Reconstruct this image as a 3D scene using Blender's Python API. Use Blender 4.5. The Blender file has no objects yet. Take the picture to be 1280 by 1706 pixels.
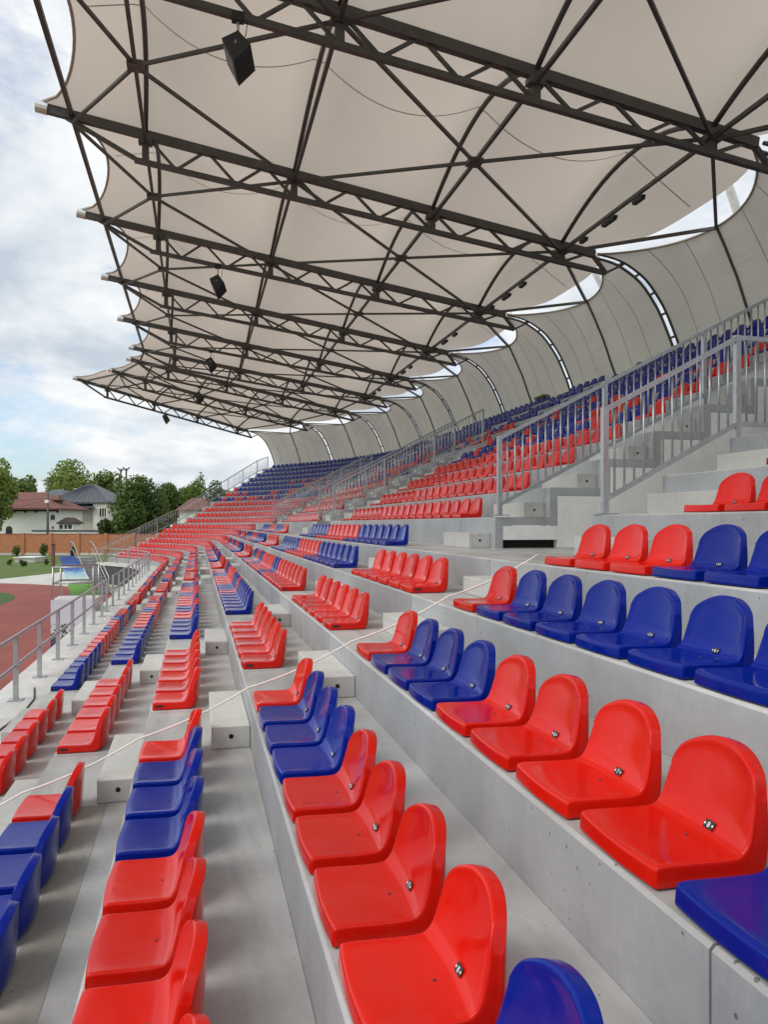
import bpy, bmesh, math, random
import numpy as np
from mathutils import Vector, Matrix
random.seed(7); RNG = np.random.default_rng(7)
PI = math.pi
scene = bpy.context.scene
COL = scene.collection
H = 3.9                      # eye height above the ground
TH = 0.2359                  # yaw of the view from the row direction (+Y)
ST, CT = math.sin(TH), math.cos(TH)

# ------------------------------------------------------------------ camera
cam = bpy.data.cameras.new('camera'); camo = bpy.data.objects.new('camera', cam); COL.objects.link(camo)
camo.location = (0, 0, H); camo.rotation_euler = (PI/2, 0, -TH)
cam.sensor_fit = 'VERTICAL'; cam.sensor_height = 36.0; cam.sensor_width = 27.0
cam.lens = 36.0*1298/1706; cam.shift_y = 20/1706
cam.clip_start = .05; cam.clip_end = 2000
scene.camera = camo
scene.render.resolution_x = 769; scene.render.resolution_y = 1024

# ------------------------------------------------------------------ sky, sun, exposure
SUN_EL, SUN_AZ = math.radians(47), math.radians(-112)      # azimuth from +Y towards +X
w = bpy.data.worlds.new('World'); scene.world = w; w.use_nodes = True
nt = w.node_tree; N = nt.nodes; L = nt.links; N.clear()
out = N.new('ShaderNodeOutputWorld'); bg = N.new('ShaderNodeBackground'); bg.inputs['Strength'].default_value = .1
L.new(bg.outputs[0], out.inputs[0])
sky = N.new('ShaderNodeTexSky'); sky.sky_type = 'NISHITA'; sky.sun_disc = False
sky.sun_elevation = SUN_EL; sky.sun_rotation = SUN_AZ; sky.altitude = 100; sky.air_density = 1.0; sky.dust_density = 1.2
tc = N.new('ShaderNodeTexCoord'); sep = N.new('ShaderNodeSeparateXYZ'); L.new(tc.outputs['Generated'], sep.inputs[0])
def math_node(t, op, a, b=None, clamp=False):
    m = t.nodes.new('ShaderNodeMath'); m.operation = op; m.use_clamp = clamp
    for i, v in enumerate((a, b)):
        if v is None: continue
        if isinstance(v, (int, float)): m.inputs[i].default_value = v
        else: t.links.new(v, m.inputs[i])
    return m.outputs[0]
zc = math_node(nt, 'ADD', math_node(nt, 'MAXIMUM', sep.outputs[2], 0.0), .30)
cx = math_node(nt, 'DIVIDE', sep.outputs[0], zc); cy = math_node(nt, 'DIVIDE', sep.outputs[1], zc)
comb = N.new('ShaderNodeCombineXYZ'); L.new(cx, comb.inputs[0]); L.new(cy, comb.inputs[1])
def wnoise(scale, detail, rough, off, dist=.4):
    mp = N.new('ShaderNodeMapping'); mp.inputs['Location'].default_value = off; L.new(comb.outputs[0], mp.inputs[0])
    n = N.new('ShaderNodeTexNoise'); n.inputs['Scale'].default_value = scale; n.inputs['Detail'].default_value = detail
    n.inputs['Roughness'].default_value = rough; n.inputs['Distortion'].default_value = dist; L.new(mp.outputs[0], n.inputs['Vector'])
    return n.outputs[0]
def wramp(src, stops):
    r = N.new('ShaderNodeValToRGB'); L.new(src, r.inputs[0]); e = r.color_ramp.elements
    while len(e) < len(stops): e.new(.5)
    for k, (p, c) in enumerate(stops): e[k].position = p; e[k].color = (*c, 1)
    return r.outputs[0]
cover = wramp(wnoise(1.9, 8, .58, (2.3, 5.1, 0), .2), [(.32, (0, 0, 0)), (.46, (1, 1, 1))])
shade = wramp(wnoise(2.4, 9, .58, (7.7, 1.9, 3), .1), [(.37, (4.5, 5.1, 5.8)), (.50, (6.4, 6.8, 7.15)), (.63, (8.2, 8.25, 8.25))])
skyg = N.new('ShaderNodeMix'); skyg.data_type = 'RGBA'; skyg.blend_type = 'MULTIPLY'; skyg.inputs[0].default_value = 1
L.new(sky.outputs[0], skyg.inputs[6]); skyg.inputs[7].default_value = (1.25, 1.35, 1.45, 1)
mx = N.new('ShaderNodeMix'); mx.data_type = 'RGBA'
L.new(cover, mx.inputs[0]); L.new(skyg.outputs[2], mx.inputs[6]); L.new(shade, mx.inputs[7])
L.new(mx.outputs[2], bg.inputs[0])

sd = bpy.data.lights.new('sun', 'SUN'); so = bpy.data.objects.new('sun', sd); COL.objects.link(so)
sd.energy = 1.5; sd.angle = math.radians(38); sd.color = (1.0, .96, .9)
sdir = Vector((math.sin(SUN_AZ)*math.cos(SUN_EL), math.cos(SUN_AZ)*math.cos(SUN_EL), math.sin(SUN_EL)))
so.rotation_euler = (-sdir).to_track_quat('-Z', 'Y').to_euler(); so.location = (0, 0, 60)
vs = scene.view_settings; vs.view_transform = 'Standard'; vs.look = 'None'; vs.gamma = 1; vs.exposure = 0.34
vs.use_curve_mapping = False

# ------------------------------------------------------------------ materials
def newmat(name):
    m = bpy.data.materials.new(name); m.use_nodes = True
    t = m.node_tree; b = t.nodes['Principled BSDF']
    return m, t, b
def tnoise(t, scale, detail=5, rough=.6, vec=None, dist=0.0):
    n = t.nodes.new('ShaderNodeTexNoise'); n.inputs['Scale'].default_value = scale; n.inputs['Detail'].default_value = detail
    n.inputs['Roughness'].default_value = rough; n.inputs['Distortion'].default_value = dist
    if vec is not None: t.links.new(vec, n.inputs['Vector'])
    return n.outputs[0]
def ramp(t, src, stops):
    r = t.nodes.new('ShaderNodeValToRGB'); t.links.new(src, r.inputs[0]); e = r.color_ramp.elements
    while len(e) < len(stops): e.new(.5)
    for k, (p, c) in enumerate(stops):
        e[k].position = p; e[k].color = (*c, 1) if len(c) == 3 else c
    return r.outputs[0]
def mixc(t, f, a, b, mode='MIX'):
    m = t.nodes.new('ShaderNodeMix'); m.data_type = 'RGBA'; m.blend_type = mode
    for i, v in ((0, f), (6, a), (7, b)):
        if isinstance(v, (int, float)): m.inputs[i].default_value = v
        elif isinstance(v, tuple): m.inputs[i].default_value = (*v, 1) if len(v) == 3 else v
        else: t.links.new(v, m.inputs[i])
    return m.outputs[2]
def worldpos(t):
    return t.nodes.new('ShaderNodeNewGeometry').outputs['Position']
def mapped(t, vec, scale):
    m = t.nodes.new('ShaderNodeMapping'); m.inputs['Scale'].default_value = scale; t.links.new(vec, m.inputs[0]); return m.outputs[0]
def bump(t, b, src, strength, dist=.01):
    n = t.nodes.new('ShaderNodeBump'); n.inputs['Strength'].default_value = strength; n.inputs['Distance'].default_value = dist
    t.links.new(src, n.inputs['Height']); t.links.new(n.outputs[0], b.inputs['Normal'])
def objrand(t):
    return t.nodes.new('ShaderNodeObjectInfo').outputs['Random']

def concrete(name, base, var=.14, stain=.35, rough=(.35, .75), pores=True, streak=False):
    m, t, b = newmat(name); p = worldpos(t)
    lo = tuple(c*(1-var) for c in base); hi = tuple(min(1, c*(1+var)) for c in base)
    c = ramp(t, tnoise(t, 1.1, 6, .62, p), [(.3, lo), (.7, hi)])
    fine = ramp(t, tnoise(t, 22, 4, .7, p), [(.3, (.93, .93, .93)), (.7, (1.05, 1.05, 1.05))])
    c = mixc(t, 1.0, c, fine, 'MULTIPLY')
    st = ramp(t, tnoise(t, .55, 8, .68, mapped(t, p, (3.2, .45, 3.2)), .6), [(.46, (0, 0, 0)), (.66, (1, 1, 1))])
    c = mixc(t, math_node(t, 'MULTIPLY', st, stain), c, tuple(x*.55*k for x, k in zip(base, (1, .96, .88))))
    if streak:
        sk = ramp(t, tnoise(t, 3.0, 4, .7, mapped(t, p, (1.2, 1.2, .09))), [(.55, (0, 0, 0)), (.75, (1, 1, 1))])
        c = mixc(t, math_node(t, 'MULTIPLY', sk, .42), c, tuple(x*.6 for x in base))
    r = objrand(t)
    c = mixc(t, 1.0, c, ramp(t, r, [(0, (.93, .93, .94)), (1, (1.05, 1.05, 1.04))]), 'MULTIPLY')
    if pores:
        vo = t.nodes.new('ShaderNodeTexVoronoi'); vo.inputs['Scale'].default_value = 17; t.links.new(p, vo.inputs['Vector'])
        wn = tnoise(t, 2.3, 2, .5, p)
        sz = ramp(t, wn, [(.40, (0, 0, 0)), (.66, (.13, .13, .13))])
        hole = math_node(t, 'LESS_THAN', vo.outputs['Distance'], sz)
        c = mixc(t, math_node(t, 'MULTIPLY', hole, .75), c, (.06, .06, .06))
    t.links.new(c, b.inputs['Base Color'])
    rr = ramp(t, tnoise(t, .8, 5, .6, p), [(.35, (rough[0],)*3), (.62, (rough[1],)*3)])
    t.links.new(rr, b.inputs['Roughness'])
    bump(t, b, tnoise(t, 60, 4, .7, p), .18, .004)
    return m
def simple(name, col, rough=.5, metal=0.0, var=.12, scale=6, bumpy=0.0, spec=None):
    m, t, b = newmat(name); p = worldpos(t)
    c = ramp(t, tnoise(t, scale, 5, .65, p), [(.3, tuple(x*(1-var) for x in col)), (.7, tuple(min(1, x*(1+var)) for x in col))])
    t.links.new(c, b.inputs['Base Color']); b.inputs['Metallic'].default_value = metal
    rr = ramp(t, tnoise(t, scale*1.7, 4, .6, p), [(.3, (max(0, rough-.08),)*3), (.7, (min(1, rough+.08),)*3)])
    t.links.new(rr, b.inputs['Roughness'])
    if spec is not None: b.inputs['Specular IOR Level'].default_value = spec
    if bumpy: bump(t, b, tnoise(t, scale*4, 4, .6, p), bumpy, .01)
    return m
def plastic(name, col, dirt, spec):
    m, t, b = newmat(name); p = worldpos(t)
    r = objrand(t)
    c = mixc(t, r, tuple(x*.86 for x in col), tuple(min(1, x*1.10) for x in col))
    d = ramp(t, tnoise(t, 5.5, 7, .7, p, .5), [(.52, (0, 0, 0)), (.78, (1, 1, 1))])
    c = mixc(t, math_node(t, 'MULTIPLY', d, .13), c, dirt)
    sc = ramp(t, tnoise(t, 9, 3, .5, mapped(t, p, (1, 7, 1)), .4), [(.66, (0, 0, 0)), (.72, (1, 1, 1))])
    c = mixc(t, math_node(t, 'MULTIPLY', sc, .07), c, dirt)
    t.links.new(c, b.inputs['Base Color'])
    rr = ramp(t, tnoise(t, 7, 6, .65, p), [(.35, (.06,)*3), (.7, (.27,)*3)])
    t.links.new(rr, b.inputs['Roughness'])
    b.inputs['Specular IOR Level'].default_value = spec
    bump(t, b, tnoise(t, 14, 3, .5, p), .05, .01)
    return m
M = {}
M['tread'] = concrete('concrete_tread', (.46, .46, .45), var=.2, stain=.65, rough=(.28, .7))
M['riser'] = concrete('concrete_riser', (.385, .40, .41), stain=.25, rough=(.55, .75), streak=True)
M['block'] = concrete('concrete_block', (.55, .545, .515), stain=.30, rough=(.5, .8))
M['platform'] = concrete('concrete_platform', (.66, .65, .62), stain=.30, rough=(.22, .7))
M['plaster'] = concrete('white_plaster', (.84, .84, .81), var=.05, stain=.18, rough=(.7, .85), pores=False)
M['frontwall'] = simple('dark_front_wall', (.055, .058, .065), .7, scale=1.5, bumpy=.1)
M['red'] = plastic('red_plastic', (.63, .0095, .0035), (.44, .09, .06), .26)
M['blue'] = plastic('blue_plastic', (.0004, .013, .235), (.045, .085, .19), .2)
M['galv'] = simple('galvanised_steel', (.46, .48, .49), .36, .75, .15, 14)
M['steel'] = simple('roof_steel_paint', (.074, .070, .064), .5, .0, .18, 3)
M['alu'] = simple('bright_metal', (.82, .82, .80), .3, .7, .05, 5)
M['black'] = simple('black_box', (.012, .012, .013), .55, 0, .3, 8)
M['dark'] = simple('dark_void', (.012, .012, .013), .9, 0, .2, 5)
M['plate'] = simple('number_plate_black', (.015, .015, .016), .35)
M['white'] = simple('white_print', (.85, .85, .84), .5)
M['boltm'] = simple('bolt_steel', (.10, .10, .11), .4, .6)
M['rope'] = simple('white_rope', (.80, .79, .74), .8, 0, .1, 40, .3)
M['cable'] = simple('black_cable', (.02, .02, .02), .6)
M['wallwhite'] = simple('house_render', (.88, .87, .84), .85, 0, .05, .6)
M['wallcream'] = simple('house_cream_render', (.84, .82, .74), .85, 0, .05, .6)
M['roofred'] = simple('red_roof_tile', (.19, .075, .058), .75, 0, .25, 3, .4)
M['roofgrey'] = simple('grey_roof_sheet', (.085, .095, .105), .5, .1, .2, 1.2)
M['woodbrown'] = simple('dark_brown_trim', (.05, .03, .022), .7)
M['glass'] = simple('window_glass', (.02, .024, .03), .1, 0, .2, 2)
M['pole'] = simple('weathered_wood_pole', (.14, .13, .115), .85, 0, .2, 4)
M['olive'] = simple('olive_cover', (.16, .145, .045), .7)
M['greyseat'] = simple('pale_tank', (.62, .62, .6), .5)
M['bark'] = simple('bark', (.075, .055, .04), .9, 0, .3, 6, .4)

def membrane(name, c_in, trans, k):
    m, t, b = newmat(name); p = worldpos(t)
    t.nodes.remove(b)
    o = t.nodes['Material Output']
    d = t.nodes.new('ShaderNodeBsdfDiffuse'); tr = t.nodes.new('ShaderNodeBsdfTranslucent'); mixs = t.nodes.new('ShaderNodeMixShader')
    col = ramp(t, tnoise(t, .5, 6, .6, p), [(.3, tuple(x*.95 for x in c_in)), (.7, tuple(min(1, x*1.03) for x in c_in))])
    dirt = ramp(t, tnoise(t, .9, 6, .7, mapped(t, p, (1, .5, 1))), [(.5, (1, 1, 1)), (.8, (.88, .86, .83))])
    col = mixc(t, 1.0, col, dirt, 'MULTIPLY')
    t.links.new(col, d.inputs[0]); tr.inputs[0].default_value = (*trans, 1)
    mixs.inputs[0].default_value = k
    t.links.new(d.outputs[0], mixs.inputs[1]); t.links.new(tr.outputs[0], mixs.inputs[2]); t.links.new(mixs.outputs[0], o.inputs[0])
    bn = t.nodes.new('ShaderNodeBump'); bn.inputs['Strength'].default_value = .7 if 'wall' in name else .3; bn.inputs['Distance'].default_value = .03
    if 'wall' in name:
        src = tnoise(t, 1.0, 4, .55, mapped(t, p, (2.0, .55, 5.5)), .3)
    else:
        src = tnoise(t, .8, 3, .5, mapped(t, p, (1, 1, 1)))
    t.links.new(src, bn.inputs['Height']); t.links.new(bn.outputs[0], d.inputs['Normal'])
    return m
M['membrane'] = membrane('roof_membrane', (.735, .68, .615), (.72, .635, .54), .45)
M['wallmem'] = membrane('wall_membrane', (.74, .71, .65), (.66, .61, .53), .34)
M['seam'] = membrane('seam_weld', (.60, .54, .48), (.40, .34, .29), .3)

def track_mat():
    m, t, b = newmat('red_running_track'); p = worldpos(t)
    c = ramp(t, tnoise(t, .35, 6, .6, p), [(.3, (.235, .062, .050)), (.7, (.33, .088, .070))])
    c = mixc(t, 1.0, c, ramp(t, tnoise(t, 30, 3, .7, p), [(.3, (.85,)*3), (.7, (1.1,)*3)]), 'MULTIPLY')
    t.links.new(c, b.inputs['Base Color']); b.inputs['Roughness'].default_value = .85
    bump(t, b, tnoise(t, 60, 3, .6, p), .3, .01); return m
M['track'] = track_mat()
def grass_mat(name, a, c2):
    m, t, b = newmat(name); p = worldpos(t)
    c = ramp(t, tnoise(t, .5, 8, .7, p), [(.3, a), (.7, c2)])
    c = mixc(t, 1.0, c, ramp(t, tnoise(t, 9, 4, .7, p), [(.3, (.7,)*3), (.7, (1.25,)*3)]), 'MULTIPLY')
    t.links.new(c, b.inputs['Base Color']); b.inputs['Roughness'].default_value = .95
    bump(t, b, tnoise(t, 25, 4, .7, p), .8, .05); return m
M['grass'] = grass_mat('lawn_grass', (.065, .12, .018), (.14, .19, .036))
M['infield'] = grass_mat('infield_turf', (.05, .12, .03), (.075, .15, .04))
M['paving'] = concrete('pale_paving', (.58, .56, .52), stain=.3, rough=(.45, .8), pores=False)
def brick_mat():
    m, t, b = newmat('orange_fence_block'); 
    tcn = t.nodes.new('ShaderNodeTexCoord')
    br = t.nodes.new('ShaderNodeTexBrick'); br.inputs['Scale'].default_value = 1
    br.inputs['Color1'].default_value = (.52, .205, .095, 1); br.inputs['Color2'].default_value = (.44, .165, .078, 1); br.inputs['Mortar'].default_value = (.42, .22, .13, 1)
    br.inputs['Brick Width'].default_value = .4; br.inputs['Row Height'].default_value = .2; br.inputs['Mortar Size'].default_value = .012
    mp = t.nodes.new('ShaderNodeMapping'); mp.inputs['Rotation'].default_value = (PI/2, 0, 0); t.links.new(tcn.outputs['Object'], mp.inputs[0]); t.links.new(mp.outputs[0], br.inputs['Vector'])
    t.links.new(br.outputs['Color'], b.inputs['Base Color']); b.inputs['Roughness'].default_value = .85
    bump(t, b, br.outputs['Fac'], -.3, .01); return m
M['brick'] = brick_mat()
def leaf_mat(name, a, c2):
    m, t, b = newmat(name); p = worldpos(t)
    c = ramp(t, tnoise(t, .45, 6, .75, p), [(.32, a), (.68, c2)])
    c = mixc(t, 1.0, c, ramp(t, tnoise(t, 5, 2, .6, p), [(.3, (.7,)*3), (.7, (1.3,)*3)]), 'MULTIPLY')
    b.inputs['Roughness'].default_value = .7
    t.links.new(c, b.inputs['Base Color'])
    o = t.nodes['Material Output']; tr = t.nodes.new('ShaderNodeBsdfTranslucent'); ms = t.nodes.new('ShaderNodeMixShader')
    t.links.new(c, tr.inputs[0]); ms.inputs[0].default_value = .42
    t.links.new(b.outputs[0], ms.inputs[1]); t.links.new(tr.outputs[0], ms.inputs[2]); t.links.new(ms.outputs[0], o.inputs[0])
    return m
M['leaf_light'] = leaf_mat('leaf_light', (.17, .24, .04), (.31, .38, .09))
M['leaf_mid'] = leaf_mat('leaf_mid', (.10, .165, .03), (.21, .28, .06))
M['leaf_dark'] = leaf_mat('leaf_dark', (.056, .108, .02), (.14, .20, .042))
def poster_mat():
    m, t, b = newmat('poster_print')
    tcn = t.nodes.new('ShaderNodeTexCoord'); s = t.nodes.new('ShaderNodeSeparateXYZ'); t.links.new(tcn.outputs['Object'], s.inputs[0])
    z = s.outputs[2]
    n = tnoise(t, 6.5, 4, .6, mapped(t, tcn.outputs['Object'], (1, 1, .7)))
    inband = math_node(t, 'MULTIPLY', math_node(t, 'LESS_THAN', z, 1.02), math_node(t, 'GREATER_THAN', z, .42))
    fig = math_node(t, 'MULTIPLY', math_node(t, 'GREATER_THAN', n, .50), inband)
    c = mixc(t, fig, (.70, .75, .82), (.08, .11, .11))
    blue = math_node(t, 'LESS_THAN', math_node(t, 'ADD', z, math_node(t, 'MULTIPLY', s.outputs[0], .30)), .30)
    c = mixc(t, blue, c, (.07, .07, .30))
    t.links.new(c, b.inputs['Base Color']); b.inputs['Roughness'].default_value = .4; return m
M['poster'] = poster_mat()
def banner_mat():
    m, t, b = newmat('banner_print')
    tcn = t.nodes.new('ShaderNodeTexCoord'); s = t.nodes.new('ShaderNodeSeparateXYZ'); t.links.new(tcn.outputs['Object'], s.inputs[0])
    n = tnoise(t, 1.6, 3, .5, tcn.outputs['Object'])
    z = math_node(t, 'ADD', math_node(t, 'MULTIPLY', s.outputs[2], .42), math_node(t, 'MULTIPLY', n, .25))
    c = ramp(t, z, [(.10, (.05, .13, .03)), (.36, (.16, .36, .06)), (.46, (.62, .74, .62)), (.60, (.30, .55, .70)), (.72, (.03, .11, .42)), (1, (.02, .05, .22))])
    t.links.new(c, b.inputs['Base Color']); b.inputs['Roughness'].default_value = .4; return m
M['banner'] = banner_mat()

# ------------------------------------------------------------------ mesh helpers
class MB:
    def __init__(s): s.v = []; s.f = []; s.mi = []
    def add(s, vs, fs, mi=0):
        o = len(s.v); s.v += [tuple(map(float, p)) for p in vs]; s.f += [tuple(o+i for i in f) for f in fs]; s.mi += [mi]*len(fs)
        return s
    def box(s, lo, hi, mi=0):
        (x0, y0, z0), (x1, y1, z1) = lo, hi
        return s.add([(x0, y0, z0), (x1, y0, z0), (x1, y1, z0), (x0, y1, z0), (x0, y0, z1), (x1, y0, z1), (x1, y1, z1), (x0, y1, z1)],
                     [(0, 3, 2, 1), (4, 5, 6, 7), (0, 1, 5, 4), (1, 2, 6, 5), (2, 3, 7, 6), (3, 0, 4, 7)], mi)
    def bar(s, a, b, wd, ht=None, up=(0, 0, 1), mi=0):
        a, b = Vector(a), Vector(b); ht = ht or wd; d = (b-a).normalized(); u = Vector(up)
        if abs(d.dot(u)) > .98: u = Vector((1, 0, 0))
        sd_ = d.cross(u).normalized(); u = sd_.cross(d).normalized()
        pts = []
        for q in (a, b):
            for i, j in ((-1, -1), (1, -1), (1, 1), (-1, 1)): pts.append(q+sd_*(i*wd/2)+u*(j*ht/2))
        return s.add(pts, [(0, 1, 2, 3)[::-1], (4, 5, 6, 7), (0, 4, 5, 1)[::-1], (1, 5, 6, 2)[::-1], (2, 6, 7, 3)[::-1], (3, 7, 4, 0)[::-1]], mi)
    def tube(s, pts, r, n=8, cap=True, mi=0, taper=None):
        pts = [Vector(p) for p in pts]; rings = []
        prev = None
        for i, p in enumerate(pts):
            d = (pts[min(i+1, len(pts)-1)]-pts[max(i-1, 0)]).normalized()
            if prev is None:
                u = Vector((0, 0, 1)) if abs(d.z) < .95 else Vector((1, 0, 0))
                prev = d.cross(u).normalized()
            sd_ = (prev-d*prev.dot(d)).normalized(); prev = sd_; u = sd_.cross(d)
            rr = r if taper is None else r*taper[i]
            rings.append([p+(sd_*math.cos(2*PI*k/n)+u*math.sin(2*PI*k/n))*rr for k in range(n)])
        vs_ = [q for rg in rings for q in rg]; fs = []
        for i in range(len(pts)-1):
            for k in range(n):
                a0 = i*n+k; b0 = i*n+(k+1) % n; fs.append((a0, a0+n, b0+n, b0))
        if cap: fs.append(tuple(range(n))); fs.append(tuple(range((len(pts)-1)*n, len(pts)*n))[::-1])
        return s.add(vs_, fs, mi)
    def build(s, name, mats, parent=None, smooth=False, loc=None):
        me = bpy.data.meshes.new(name); me.from_pydata(s.v, [], s.f)
        for m in (mats if isinstance(mats, (list, tuple)) else [mats]): me.materials.append(M[m] if isinstance(m, str) else m)
        if any(s.mi): me.polygons.foreach_set('material_index', s.mi)
        if smooth: me.polygons.foreach_set('use_smooth', [True]*len(me.polygons))
        me.update()
        return link(name, me, parent, loc)
def link(name, data, parent=None, loc=None, rotz=0):
    o = bpy.data.objects.new(name, data); COL.objects.link(o)
    if loc is not None: o.location = loc
    if rotz: o.rotation_euler = (0, 0, rotz)
    if parent is not None: o.parent = parent
    return o
def tag(o, label=None, cat=None, group=None, kind=None):
    if label: o['label'] = label
    if cat: o['category'] = cat
    if group: o['group'] = group
    if kind: o['kind'] = kind
    return o
def thing(name, label, cat, loc=(0, 0, 0), rotz=0, group=None):
    return tag(link(name, None, None, loc, rotz), label, cat, group)
def c2w(d, r, z):          # a point by its distance along and beside the line of sight, z above the ground
    return (d*ST+r*CT, d*CT-r*ST, z)

# ------------------------------------------------------------------ plan of the stand: straight to YC, then a bend to the left
YC, R0, PHI_END = 44.5, 18.6, 40.0
def pos(off, s, z):
    if s <= YC: return (off, s, z)
    p = math.radians(s-YC)                      # beyond YC the parameter counts degrees
    return (-R0+(R0+off)*math.cos(p), YC+(R0+off)*math.sin(p), z)
def ang(s): return 0 if s <= YC else math.radians(s-YC)
MOD = 15.7
VOIDS = [(7.05+MOD*n, 9.65+MOD*n) for n in range(3)]
XL = lambda k: -.393+.765*k
ZL = lambda k: H-1.594+.318*k
XU = lambda j: 3.83+.785*j
ZU = lambda j: H+.09+.402*j
TT = .11

stand = thing('grandstand', 'pale concrete grandstand with stepped terraces curving away to the left', 'grandstand', (0, 0, 0))
def sweep(poly, stations, name, mats, parent, mi_fn=None):
    mb = MB(); n = len(poly); vs_ = []
    for s_ in stations:
        for (x, z) in poly: vs_.append(pos(x, s_, z))
    fs = []; mi = []
    for i in range(len(stations)-1):
        for k in range(n):
            a0 = i*n+k; b0 = i*n+(k+1) % n
            fs.append((a0, b0, b0+n, a0+n)); mi.append(mi_fn(k) if mi_fn else 0)
    # end caps of the L profile as two quads
    if n == 7:
        for base, rev in ((0, False), ((len(stations)-1)*n, True)):
            for q in ((0, 1, 2, 5, 6), (2, 3, 4, 5)):
                f = tuple(base+i for i in q); fs.append(f if not rev else f[::-1]); mi.append(1)
    else:
        for base, rev in ((0, False), ((len(stations)-1)*n, True)):
            f = tuple(base+i for i in range(n)); fs.append(f if not rev else f[::-1]); mi.append(1)
    mb.add(vs_, fs); mb.mi = mi
    return mb.build(name, mats, parent)
def lprof(x0, z0, x1, zprev):
    zb = zprev-TT
    c = .012
    return [(x0, zb), (x0, z0-c), (x0+c, z0), (x1-.002, z0), (x1-.002, z0-TT), (x0+TT, z0-TT), (x0+TT, zb)]
joints = [-3.6, 1.55, 6.85, 11.05, 16.2, 21.3, 22.55, 26.75, 31.9, 37.0, 38.25, 42.45, YC]
arc_st = [(YC+.0, YC+20), (YC+20, YC+PHI_END)]
def stations(a, b):
    if a >= YC-1e-6:
        n = max(2, int(round((b-a)/4))); return [a+.03+(b-a-.06)*i/n for i in range(n+1)]
    return [a+.005, b-.005]
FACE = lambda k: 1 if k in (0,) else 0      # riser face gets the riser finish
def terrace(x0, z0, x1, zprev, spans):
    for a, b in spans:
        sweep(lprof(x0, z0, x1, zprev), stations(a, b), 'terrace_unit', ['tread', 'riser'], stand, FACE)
lower_spans = list(zip(joints[:-1], joints[1:]))+arc_st
for k in range(-2, 5):
    terrace(XL(k), ZL(k), XL(k+1) if k < 4 else XU(0), ZL(k-1), lower_spans)
def upper_spans(j):
    if j >= 6: return lower_spans
    cuts = [-3.6, 1.55, VOIDS[0][0], None, VOIDS[0][1], 11.05, 16.2, VOIDS[1][0], None, VOIDS[1][1], 26.75, 31.9, VOIDS[2][0], None, VOIDS[2][1], YC]
    sp = []
    for a, b in zip(cuts[:-1], cuts[1:]):
        if a is not None and b is not None: sp.append((a, b))
    return sp+arc_st
for j in range(12):
    terrace(XU(j), ZU(j), XU(j+1) if j < 11 else 13.35, ZU(j-1) if j else ZL(4), upper_spans(j))
# front platform with its pale kerb and the dark front wall below
ZP = ZL(-3); XP0 = -2.93
for a, b in lower_spans:
    st_ = stations(a, b)
    sweep([(XP0, ZP-.16), (XP0, ZP), (XL(-2)-.002, ZP), (XL(-2)-.002, ZP-.16)], st_, 'platform_slab', ['platform', 'platform'], stand)
    sweep([(XP0+.06, 0.0), (XP0+.06, ZP-.162), (XP0+.26, ZP-.162), (XP0+.26, 0.0)], st_, 'front_wall', ['frontwall' if b > 36 else 'plaster', 'frontwall'], stand)
# hidden back wall and end wall of the stand
eb = MB(); pe = YC+PHI_END
for j in range(-3, 12):
    if j < 0: continue
    x0, x1, z1 = XU(j)+TT, XU(j+1)+TT, ZU(j)-TT-.004
    vs_ = [pos(x0, pe-.15, 0), pos(x1, pe-.15, 0), pos(x1, pe-.5, 0), pos(x0, pe-.5, 0), pos(x0, pe-.15, z1), pos(x1, pe-.15, z1), pos(x1, pe-.5, z1), pos(x0, pe-.5, z1)]
    eb.add(vs_, [(0, 3, 2, 1), (4, 5, 6, 7), (0, 1, 5, 4), (1, 2, 6, 5), (2, 3, 7, 6), (3, 0, 4, 7)])
eb.build('end_wall', 'plaster', stand)
# vomitory side walls under the cut ends of the terraces
for (v0, v1) in VOIDS:
    for (y0, y1, near) in ((v1+.004, v1+.22, False), (v0-.22, v0-.004, True)):
        mb = MB()
        for j in range(0, 7):
            x0, x1 = XU(j)+TT+.003, (XU(j+1)+TT if j < 6 else XU(j+1))
            zb = ZL(4)+.002+(.11 if j == 0 else 0)
            mb.box((x0, y0, zb), (x1, y1, ZU(j)-TT-.004))
        mb.build('side_wall', 'plaster', stand)
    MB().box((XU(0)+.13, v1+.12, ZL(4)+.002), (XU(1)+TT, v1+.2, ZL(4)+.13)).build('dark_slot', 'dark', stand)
    MB().box((XU(0)-.0, v0-.2, ZL(4)-.2), (XU(7), v1+.2, ZL(4)-.002)).build('passage_floor', 'tread', stand)
    MB().box((XU(7), v0-.3, ZL(4)-.2), (XU(7)+.15, v1+.3, ZU(6)-.2)).build('passage_dark_back', 'dark', stand)  # near-black panel painted as the unlit interior behind the open passage
M['grime'] = concrete('grimy_strip', (.34, .325, .29), var=.3, stain=.75, rough=(.6, .85))
MB().box((XL(-1)+.385, -1.2, ZL(-1)-.02), (XL(-1)+.56, 5.6, ZL(-1)+.003)).build('grime_strip', 'grime', stand)  # brown dirty strip of the tread, added as a thin raised sheet
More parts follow.
